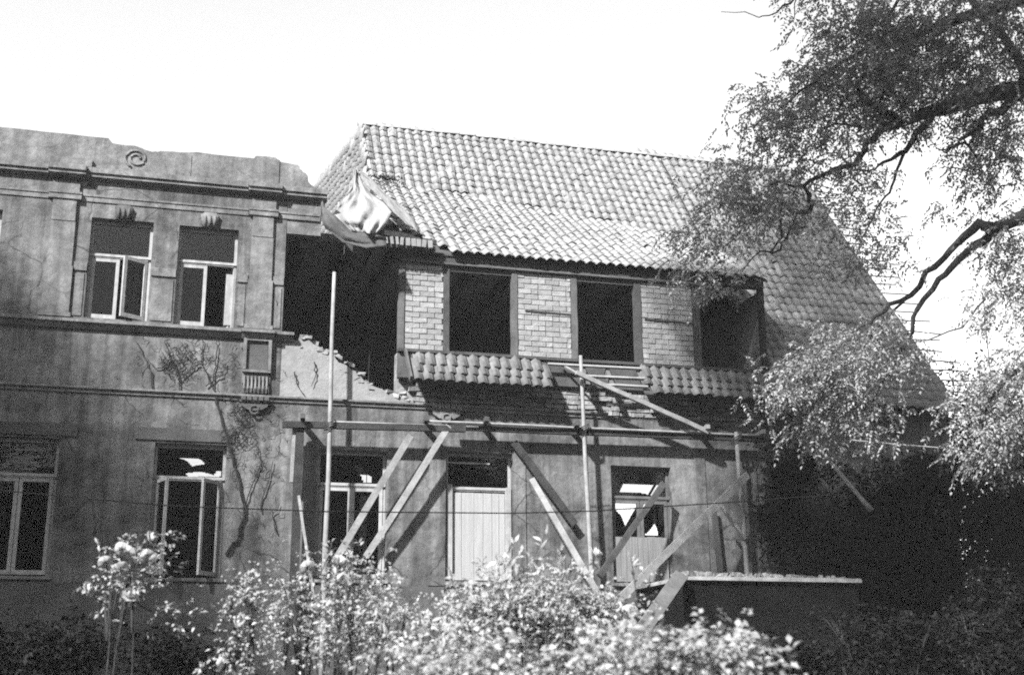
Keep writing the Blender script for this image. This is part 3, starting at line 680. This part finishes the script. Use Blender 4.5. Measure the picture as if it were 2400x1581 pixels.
def compound(C, Dm, nl, LL, lw, droop, rng=RNG):
    """compound leaves at C: nl leaflets along a drooping rachis of length LL"""
    n = len(C); Dm = unit(Dm); side = unit(np.cross(Dm, np.array([0, 0, 1.])+rng.normal(0, .3, (n, 3))))
    P = []; D = []; N_ = []
    for k in range(nl):
        q = (k//2+1)/(nl//2+1); sg = 1 if k % 2 else -1
        if k == nl-1: sg = 0
        pos = C + Dm*(LL*q)[:, None] - np.array([0, 0, 1.])*(droop*LL*q*q)[:, None]
        dd = unit(side*sg + Dm*.55 + rng.normal(0, .22, (n, 3)) - np.array([0, 0, .25]))
        P.append(pos); D.append(dd); N_.append(unit(np.array([0, 0, 1.]) + rng.normal(0, .45, (n, 3))))
    return np.concatenate(P), np.concatenate(D), np.concatenate(N_)
def blob_pts(bl, n, clump=0, cr=.2):
    px, py, rx, ry, y, ry_d = bl
    c = np.array(at(px, py, y)); k = np.linalg.norm(c-CAM)/FPX
    g = lambda m, s_: np.clip(RNG.normal(0, s_, (m, 3)), -1.9*s_, 1.9*s_)
    q = g(max(3, n//clump) if clump else n, .52); P = c + RT*(q[:, :1]*rx*k) + UP*(q[:, 1:2]*ry*k) + np.array([0, 1., 0])*(q[:, 2:]*ry_d)
    if clump:
        P = P[RNG.integers(len(P), size=n)] + g(n, cr)*np.array([1.3, 1, .75])
    return P

# ------------------------------------------------------------------ the tree leaning in from the right
tree = thing('locust_tree', 'large feathery leaved tree reaching in over the roof from the right', 'tree', (11.2, -8, gz(11.2, -8)))
mb = MB().tube([(11.2, -8, .2), (11.15, -8, 1.5), (11.3, -7.9, 4), (11.2, -7.8, 7), (11.4, -7.5, 10), (10.6, -7.4, 14), (8, -7.2, 18), (5, -7, 21.5)], [.36, .30, .26, .23, .2, .16, .11, .05], 10, .05)
mb.build('trunk', M['bark'], tree, True)
BR = [  # traced limbs: pixel x, y, depth, radius
    [(2620, 120, -7.6, .15), (2480, 170, -7.4, .13), (2390, 205, -7.2, .12), (2290, 228, -7, .11), (2190, 262, -6.9, .09), (2110, 285, -6.7, .075), (2060, 310, -6.6, .06), (2022, 352, -6.5, .05), (2000, 385, -6.4, .04), (1940, 405, -6.3, .032), (1885, 437, -6.2, .026), (1835, 428, -6.1, .018), (1790, 440, -6, .010)],
    [(2190, 262, -6.9, .05), (2150, 310, -6.7, .042), (2122, 352, -6.6, .036), (2088, 372, -6.5, .026), (2050, 398, -6.4, .014), (2000, 400, -6.3, .008)],
    [(2122, 352, -6.6, .025), (2100, 400, -6.5, .02), (2085, 450, -6.4, .016), (2050, 490, -6.4, .012), (2020, 560, -6.3, .008)],
    [(2110, 285, -6.7, .05), (2070, 262, -6.6, .04), (2025, 245, -6.5, .03), (2010, 200, -6.4, .02), (1960, 200, -6.4, .012)],
    [(2070, 262, -6.6, .03), (2040, 300, -6.5, .02), (1960, 290, -6.4, .014), (1900, 320, -6.3, .008)],
    [(2460, 160, -7.4, .09), (2390, 222, -7.2, .075), (2320, 272, -7.0, .055), (2280, 310, -6.9, .04), (2262, 335, -6.8, .02), (2200, 352, -6.8, .01)],
    [(2262, 335, -6.8, .02), (2300, 390, -6.8, .014), (2240, 392, -6.8, .008), (2200, 395, -6.7, .005)],
    [(2650, 420, -7.8, .15), (2480, 470, -7.2, .12), (2395, 508, -7, .10), (2335, 533, -6.8, .085), (2300, 522, -6.7, .07), (2245, 570, -6.5, .05), (2185, 622, -6.3, .042), (2135, 690, -6.1, .036), (2070, 730, -6, .028), (2020, 765, -5.9, .020), (1950, 800, -5.8, .012)],
    [(2335, 533, -6.8, .075), (2310, 560, -6.6, .065), (2245, 610, -6.5, .05), (2200, 660, -6.3, .04), (2150, 720, -6.1, .034), (2130, 800, -6, .025), (2080, 880, -5.9, .016), (2040, 950, -5.8, .010)],
    [(2135, 690, -6.1, .02), (2060, 760, -6, .018), (2030, 810, -5.9, .014), (2020, 830, -5.9, .01)],
    [(2310, 700, -6.6, .014), (2250, 770, -6.4, .012), (2170, 800, -6.2, .010), (2120, 805, -6.1, .007)],
    [(1900, 492, -6, .032), (1865, 505, -5.9, .026), (1835, 470, -5.9, .018), (1830, 560, -5.9, .014), (1800, 590, -5.8, .010)],
    [(1865, 505, -5.9, .02), (1845, 560, -5.9, .018), (1812, 592, -5.8, .014), (1782, 588, -5.8, .01), (1735, 640, -5.7, .006)],
    [(1885, 437, -6.2, .026), (1900, 470, -6.1, .03), (1900, 492, -6, .03)],
    [(2600, -60, -7.4, .12), (2440, -20, -7.2, .10), (2270, 40, -7, .07), (2120, 90, -6.8, .045), (2000, 130, -6.6, .03), (1900, 200, -6.5, .018), (1820, 260, -6.4, .01)],
    [(2500, -150, -7.4, .1), (2250, -120, -7, .06), (2130, -30, -6.8, .03), (2060, 60, -6.7, .015)],
    [(1930, -60, -6.8, .03), (1870, -10, -6.6, .016), (1820, 28, -6.6, .010), (1780, 40, -6.6, .007), (1690, 28, -6.6, .004)],
    [(1870, -10, -6.6, .01), (1860, 50, -6.6, .005)],
    [(2600, 760, -7.6, .08), (2440, 830, -7.2, .05), (2340, 900, -7, .03), (2300, 1010, -6.8, .014)],
    [(2400, 205, -7.1, .05), (2396, 150, -7.0, .06), (2262, -20, -6.9, .05)],
]
mb = MB()
for b in BR:
    P = [at(a, c, y) for a, c, y, r_ in b]; q = []; rr = []
    for i in range(len(P)-1):
        for k in range(3):
            q.append(P[i].lerp(P[i+1], k/3)+Vector([random.gauss(0, .018) if (i or k) else 0 for _ in range(3)])); rr.append(b[i][3]+(b[i+1][3]-b[i][3])*k/3)
    q.append(P[-1]); rr.append(b[-1][3])
    MB().tube(q, rr, 7, .08).build('branch', M['bark'], tree, True)
BL = [  # foliage masses: px, py, rx, ry, depth, depth spread, compound leaves
    (2180, 120, 190, 120, -6.8, 1.1, 760), (2330, 60, 110, 110, -7.2, .9, 420), (2060, 170, 150, 110, -6.6, .9, 460), (1960, 220, 150, 110, -6.4, .8, 330), (1870, 300, 120, 100, -6.2, .7, 250), (1790, 360, 90, 90, -6, .6, 110),
    (1760, 440, 110, 70, -5.9, .6, 130), (1690, 490, 80, 80, -5.8, .5, 90), (1850, 440, 130, 70, -6, .6, 120), (1640, 590, 45, 75, -5.6, .3, 80), (1665, 650, 30, 40, -5.6, .2, 30), (1740, 560, 70, 70, -5.7, .4, 35),
    (2210, 250, 100, 45, -6.8, .6, 170), (2060, 60, 100, 50, -6.6, .8, 130), (1960, 90, 90, 60, -6.6, .7, 90), (2320, 350, 50, 55, -6.8, .4, 170), (2310, 300, 60, 40, -6.8, .4, 110), (2320, 450, 80, 50, -6.6, .5, 60), (2000, 420, 90, 60, -6.3, .6, 80), (1990, 520, 60, 110, -6.2, .5, 130), (2060, 600, 60, 60, -6.2, .5, 35),
    (2350, 560, 40, 70, -6.7, .4, 110), (2380, 660, 40, 50, -6.7, .4, 70), (2330, 725, 60, 18, -6.6, .4, 60), (2140, 540, 60, 60, -6.3, .4, 25),
    (1990, 830, 110, 60, -5.8, .6, 250), (1910, 880, 80, 45, -5.7, .5, 210), (2060, 780, 55, 40, -5.9, .4, 60), (1980, 940, 100, 45, -5.7, .5, 140), (2010, 1010, 75, 40, -5.6, .5, 110), (1910, 1000, 40, 18, -5.6, .3, 35), (1830, 905, 40, 40, -5.7, .3, 55), 
    (2350, 960, 55, 80, -6.9, .5, 260), (2290, 1040, 35, 30, -6.8, .3, 70), (2370, 870, 50, 50, -7, .5, 120), (2350, 1080, 35, 14, -6.8, .3, 40), 
    # the crown goes on above and beyond the frame
    (2200, -120, 330, 140, -6.6, 1.6, 900), (2600, 100, 200, 250, -7.4, 1.5, 700), (1950, -60, 140, 40, -6.6, .8, 90), (2300, -380, 420, 220, -6.4, 1.8, 1000), (2650, 600, 200, 250, -7.5, 1.4, 500),
]
C = []; 
for b in BL: C.append(blob_pts(b[:6], int(b[6]*1.25), 9, .17))
C = np.concatenate(C); n = len(C)
Dm = np.stack([RNG.normal(-.35, .6, n), RNG.normal(-.1, .6, n), RNG.normal(-.45, .35, n)], 1)
P, D, Nn = compound(C, Dm, 11, RNG.uniform(.16, .28, n), .02, .35)
me = leaves_mesh('crown', P, D, Nn, RNG.uniform(.050, .080, len(P)), RNG.uniform(.024, .036, len(P)), M['leaf'])
link('crown', me, tree)
SHP = [(1.7, 14.0), (1.7, 16.3), (3.2, 17.2), (1.8, 20.5), (2.2, 25), (6, 25), (9, 17), (8.6, 13.8)]  # unseen crown outline shaped to shade the right roof
# ------------------------------------------------------------------ other trees: one shades the left wing, some stand behind the viewer and show in the panes
def big_tree(name, label, loc, h, rad, n, leaf, squash=.8, group=None):
    z = gz(loc[0], loc[1]) if abs(loc[0]) < 60 else 0
    t_ = thing(name, label, 'tree', (loc[0], loc[1], z), group)
    mb = MB().tube([(loc[0], loc[1], z-.2), (loc[0]+.1, loc[1], z+h*.4), (loc[0], loc[1]+.1, z+h*.8)], [.28, .2, .06], 9)
    cs = []
    for k in range(12):
        a = random.uniform(0, 6.28); e = random.uniform(-.5, .9); r_ = rad*random.uniform(.45, .75)
        c = Vector((loc[0]+math.cos(a)*r_*math.cos(e), loc[1]+math.sin(a)*r_*math.cos(e), z+h*.68+math.sin(e)*r_*squash)); cs.append(c)
        s = Vector((loc[0]+.05, loc[1]+.05, z+h*random.uniform(.3, .55))); mb.tube([s, s.lerp(c, .5)+Vector((0, 0, .2)), c], [.08, .05, .015], 6)
    mb.build('trunk', M['bark'], t_, True)
    q = np.concatenate([np.array(c) + unit(RNG.normal(0, 1, (n//12, 3)))*(RNG.random((n//12, 1))**.5)*rad*.52 for c in cs])
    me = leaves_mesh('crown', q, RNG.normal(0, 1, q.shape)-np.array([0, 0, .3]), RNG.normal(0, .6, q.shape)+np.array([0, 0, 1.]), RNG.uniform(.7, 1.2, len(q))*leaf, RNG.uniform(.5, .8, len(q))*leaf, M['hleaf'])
    link('crown', me, t_); return t_
big_tree('garden_tree', 'broad dark tree in the garden left of the plastered wing', (-14.7, -10), 23, 4.4, 26000, .2)
big_tree('garden_tree', 'smaller unseen tree added to shade the lower left of the garden', (-7.6, -8.5), 11.5, 3.2, 8000, .22)  # out of view, added to shade the lower left
tt = thing('garden_tree', 'very tall unseen tree added with a high crown shaped to shade the right wall', 'tree', (-8.5, -13, 0))  # unseen tree added as a shade caster for the right wall
mb = MB().tube([(-8.5, -13, -.2), (-8.3, -12.9, 5), (-7.6, -12.6, 10), (-5.5, -12.2, 14.5), (-2, -12, 17.5), (1.5, -12, 18.2)], [.35, .3, .25, .2, .13, .05], 9)
mb.build('trunk', M['bark'], tt, True)
def fill(poly, y0, y1, n):                                   # leaves through a slab of crown outlined in x, z
    xs_, zs_ = zip(*poly); out = []
    while len(out) < n:
        x, z = random.uniform(min(xs_), max(xs_)), random.uniform(min(zs_), max(zs_)); ins = False
        for (x0, z0), (x1, z1) in zip(poly, poly[1:]+poly[:1]):
            if (z0 > z) != (z1 > z) and x < (x1-x0)*(z-z0)/(z1-z0)+x0: ins = not ins
        if ins: out.append((x+random.gauss(0, .25), random.uniform(y0, y1), z+random.gauss(0, .25)))
    return np.array(out)
def crown(q, par, l0, l1):
    return link('crown', leaves_mesh('crown', q, RNG.normal(0, 1, q.shape)-np.array([0, 0, .4]), RNG.normal(0, .6, q.shape)+np.array([0, 0, 1.]), RNG.uniform(l0, l1, len(q)), RNG.uniform(l0, l1, len(q))*.6, M['leaf']), par)
crown(np.concatenate([fill(SHP, -8, -6, 6000), fill([(4, 11.6), (9.5, 11), (9.5, 15), (4, 15)], -11, -9, 4500)]), tree, .18, .3)  # leaf slabs added above the frame to shade roof and right side
crown(np.concatenate([fill([(-1.9, 14.3), (2.8, 14.3), (2.8, 20), (1.5, 22), (-3., 22.3), (-3., 20.4), (-1.9, 19.6)], -13, -11, 6500), fill([(-3.4, 15), (-1.9, 14.4), (-1.9, 20), (-3., 20)], -13, -11, 90)]), tt, .18, .3)  # crown slabs shaped along the sun's path to darken the right wall
for k, (x, y, h, r_, lb_) in enumerate(((-11, -37, 14, 7, 'broad'), (1, -39, 14.5, 7, 'tall'), (12, -35, 14, 6.5, 'round'), (29, -28, 16, 6.5, 'spreading'), (34, -20, 17, 6.5, 'dense'), (-24, -36, 14, 7, 'bushy'), (-34, -20, 15, 6, 'wide'), (-5, -41, 8, 5, 'low'), (7, -41, 8, 5, 'small'), (-17, -40, 8, 5, 'squat'))):
    big_tree('background_tree', lb_ + ' leafy garden tree standing far outside the view', (x, y), h, r_, 5200, .8, 1.2, group='trees round the garden')
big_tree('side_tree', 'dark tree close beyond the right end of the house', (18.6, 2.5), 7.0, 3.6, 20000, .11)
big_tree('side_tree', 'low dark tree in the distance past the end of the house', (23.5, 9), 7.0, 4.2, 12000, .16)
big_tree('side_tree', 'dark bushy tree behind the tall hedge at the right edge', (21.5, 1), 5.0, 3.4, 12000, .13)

# ------------------------------------------------------------------ shrubs and roses
def blossom_mesh():
    mb = MB(); N_ = 0
    for ring, (r_, lift, tilt, cnt) in enumerate(((.016, .022, .3, 4), (.030, .014, .8, 6), (.042, .0, 1.25, 7))):
        for k in range(cnt):
            a = 2*math.pi*(k+.5*ring)/cnt; d = Vector((math.cos(a), math.sin(a), 0)); s = Vector((-math.sin(a), math.cos(a), 0))
            up = Vector((0, 0, 1)); o_ = d*r_*.3+up*lift*.3; tip = d*r_*math.sin(tilt)*1.1+up*(lift+r_*math.cos(tilt)); mid = (o_+tip)*.5+d*r_*.25
            w_ = r_*.62
            mb.add([o_, mid+s*w_, tip+s*w_*.5, tip-s*w_*.5, mid-s*w_, mid+d*.004], [(0, 1, 5), (1, 2, 5), (2, 3, 5), (3, 4, 5), (4, 0, 5)])
    return mb.mesh('blossom', M['petal'], True)
BLO = blossom_mesh()
def rose_bush(name, label, y, blobs, blooms, leaf=.05, mat='rleaf', cat='rose bush', group=None, stems=10, nleaf=5, bs=1.0, shoots=0):
    c0 = at(blobs[0][0], blobs[0][1], y); base = Vector((c0.x, y, gz(c0.x, y)))
    t_ = thing(name, label, cat, base, group)
    C = np.concatenate([blob_pts((px, py, rx, ry, y+dy, dp), int(n*1.45), 7, .07) for px, py, rx, ry, dy, dp, n in blobs])
    C = C[C[:, 2] > base.z+.15]
    n = len(C); Dm = RNG.normal(0, .7, (n, 3)) + np.array([-.1, -.2, .15])
    P, D, Nn = compound(C, Dm, nleaf, RNG.uniform(.8, 1.5, n)*leaf*1.6, .02, .3)
    Nn = Nn + np.array([0, -.25, 0])
    link('foliage', leaves_mesh('foliage', P, D, Nn, RNG.uniform(.4, 1.15, len(P))*leaf*(.78 if mat == 'rleaf' else 1), RNG.uniform(.36, .6, len(P))*leaf*(.78 if mat == 'rleaf' else 1), M[mat]), t_)
    mb = MB()
    for k in range(stems):                                    # arching canes, then twigs to the leaf sprays near each cane end
        e = Vector(C[RNG.integers(n)]); b0 = base+Vector((random.uniform(-.15, .15)+(e.x-base.x)*.7, random.uniform(-.15, .15), -.05)); m_ = b0.lerp(e, .55)+Vector((random.uniform(-.12, .12), random.uniform(-.08, .08), .12))
        mb.tube([b0, b0.lerp(m_, .5)+Vector((random.uniform(-.04, .04), 0, 0)), m_, m_.lerp(e, .5)+Vector((random.uniform(-.03, .03), 0, .05)), e], [.009, .008, .006, .004, .002], 5)
        d_ = np.linalg.norm(C-np.array(e), axis=1)
        for i in np.argsort(d_)[1:6]:
            q = Vector(C[i]); mb.tube([m_.lerp(e, .6), m_.lerp(e, .8).lerp(q, .6)+Vector((0, 0, .02)), q], [.004, .003, .0015], 4)
    for px, py in blooms:
        p = at(px, py, y-.1); d_ = np.linalg.norm(C-np.array(p), axis=1); q = Vector(C[int(np.argmin(d_ + (C[:, 2] > p.z-.05)*9))])
        mb.tube([q, q.lerp(p, .5)+Vector((random.uniform(-.03, .03), 0, -.01)), p], [.004, .0035, .003], 4)
        o = link('blossom', BLO, t_); o.matrix_parent_inverse = Matrix.Translation(-t_.location); o.location = p
        o.rotation_euler = (random.uniform(.5, 1.3), random.uniform(-.6, .6), random.uniform(0, 6)); o.scale = [bs*random.uniform(.8, 1.15)]*3
    sp = []
    for k in range(shoots):                                   # upright spiky shoots with a few narrow leaves
        q = Vector(C[RNG.integers(n)]); l = random.uniform(.08, .22); tip = q+Vector((random.uniform(-.12, .12), random.uniform(-.05, .05), l))
        mb.tube([q, q.lerp(tip, .5)+Vector((random.uniform(-.02, .02), 0, .01)), tip], [.004, .003, .0015], 4); sp += [q.lerp(tip, random.uniform(.3, 1)) for _ in range(9)]
    mb.build('stem', M['stem'], t_)
    if sp:
        q = np.array(sp); link('shoot_leaves', leaves_mesh('shoot_leaves', q, RNG.normal(0, .6, q.shape)+np.array([0, -.1, .9]), RNG.normal(0, .5, q.shape)+np.array([-.3, -.6, .3]), RNG.uniform(.035, .075, len(q)), RNG.uniform(.012, .022, len(q)), M[mat]), t_)
    return t_
G = 'rose bushes in the garden'
rose_bush('rose_bush', 'slender rose bush with pale blooms before the left ground floor windows', -12.4, [(325, 1320, 42, 38, 0, .15, 46), (360, 1265, 25, 16, 0, .1, 12), (320, 1400, 70, 50, .1, .2, 30), (420, 1440, 40, 40, 0, .2, 16)],
          [(285, 1288), (300, 1296), (345, 1302), (365, 1312), (366, 1332), (247, 1319), (283, 1336), (303, 1396), (205, 1380), (352, 1262)], .045, group=G, stems=3, shoots=3)
rose_bush('rose_bush', 'small rose bush with a round leafy head below the dark corner post', -12.6, [(590, 1385, 38, 30, 0, .15, 60), (650, 1410, 40, 30, 0, .15, 40), (600, 1500, 70, 40, 0, .25, 70), (570, 1560, 60, 30, -.1, .2, 30)], [(555, 1466), (660, 1418), (525, 1555)], .045, group=G)
rose_bush('rose_bush', 'tangled rose bush with twiggy shoots in front of the braced window', -12.8, [(830, 1440, 85, 65, 0, .3, 260), (800, 1360, 80, 35, .1, .2, 80), (890, 1340, 40, 25, 0, .15, 30), (860, 1520, 90, 40, -.1, .3, 130), (740, 1300, 30, 25, .1, .1, 12), (720, 1460, 60, 60, .1, .2, 60)], [(735, 1425), (812, 1474), (795, 1318), (722, 1330)], .042, group=G, stems=16, shoots=26)
rose_bush('rose_bush', 'wide sunlit rose bush in the middle of the foreground', -13.4, [(1240, 1440, 130, 65, 0, .4, 420), (1130, 1440, 90, 60, 0, .35, 220), (1280, 1378, 65, 26, .1, .3, 70), (1170, 1365, 18, 35, 0, .1, 22), (1390, 1440, 60, 50, 0, .25, 110), (1080, 1520, 110, 40, -.1, .4, 190), (1300, 1540, 120, 30, -.2, .4, 120)],
          [(1222, 1420), (1168, 1472), (1210, 1440), (1275, 1385), (1112, 1410), (1185, 1430), (1345, 1400), (1240, 1395), (1150, 1440), (1300, 1450), (1060, 1455), (1385, 1450), (1440, 1420), (1475, 1440)], .05, group=G, stems=22, bs=1.1, shoots=60)
rose_bush('low_shrub', 'low blurred leafy shrub at the bottom beside the ramp plank', -15.6, [(1600, 1545, 110, 32, 0, .3, 170), (1480, 1540, 80, 40, 0, .3, 130), (1700, 1560, 50, 22, 0, .25, 60), (1180, 1570, 160, 25, .2, .3, 120), (1000, 1570, 90, 30, .2, .3, 70)], [], .055, cat='shrub', stems=12)
t_ = rose_bush('flower_stalk', 'single tall flower stalk with one pale bloom beside the slanting brace', -13.0, [(1392, 1330, 16, 5, 0, .03, 5)], [(1394, 1299)], .06, cat='flower', stems=1)
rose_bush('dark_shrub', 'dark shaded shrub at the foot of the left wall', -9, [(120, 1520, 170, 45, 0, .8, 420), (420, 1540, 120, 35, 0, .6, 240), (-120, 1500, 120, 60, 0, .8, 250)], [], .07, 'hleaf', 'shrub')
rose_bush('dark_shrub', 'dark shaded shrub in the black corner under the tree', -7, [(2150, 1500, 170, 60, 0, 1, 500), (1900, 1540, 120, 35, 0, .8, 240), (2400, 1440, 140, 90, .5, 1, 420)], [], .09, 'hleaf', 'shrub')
rose_bush('dark_shrub', 'tall near-black shrubs added to stand for deep shade at the right end of the wall', -1.0, [(1960, 1330, 110, 110, 0, .5, 500), (1840, 1190, 45, 90, .4, .25, 420), (1870, 1090, 50, 50, .3, .3, 220), (2130, 1260, 120, 160, 0, .5, 900), (2050, 1180, 90, 80, 0, .4, 300), (2260, 1300, 110, 190, 0, .5, 1000), (2180, 1130, 110, 60, 0, .4, 300), (2350, 1450, 80, 110, -1.5, .5, 900), (2300, 1560, 120, 40, -2.5, .5, 500)], [], .12, 'hleaf', 'shrub', stems=6)  # shrubs added as a dark mass where the wall lies in shade
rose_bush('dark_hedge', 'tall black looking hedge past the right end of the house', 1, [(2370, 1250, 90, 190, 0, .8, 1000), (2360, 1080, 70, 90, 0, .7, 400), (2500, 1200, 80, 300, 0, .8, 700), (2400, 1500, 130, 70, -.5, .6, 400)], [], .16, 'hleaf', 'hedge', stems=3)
rose_bush('roof_plant', 'small dark tuft of weeds growing on the tiles beside the canvas', 1.5, [(905, 418, 22, 9, 0, .1, 40), (930, 422, 14, 7, 0, .1, 18)], [], .05, 'hleaf', 'plant', stems=1)

# ------------------------------------------------------------------ thin haze volume added to lift the blacks like film veil
mb = MB().box(-90, 90, -75, 60, -1.2, 34)
hz = mb.build('haze', None); hz['kind'] = 'stuff'
hm = bpy.data.materials.new('film_veil'); hm.use_nodes = True; t = hm.node_tree; t.nodes.clear()
pv = t.nodes.new('ShaderNodeVolumePrincipled'); pv.inputs['Color'].default_value = (.9, .9, .9, 1); pv.inputs['Density'].default_value = .0009; pv.inputs['Anisotropy'].default_value = .1
ou = t.nodes.new('ShaderNodeOutputMaterial'); t.links.new(pv.outputs[0], ou.inputs['Volume']); hz.data.materials.append(hm)
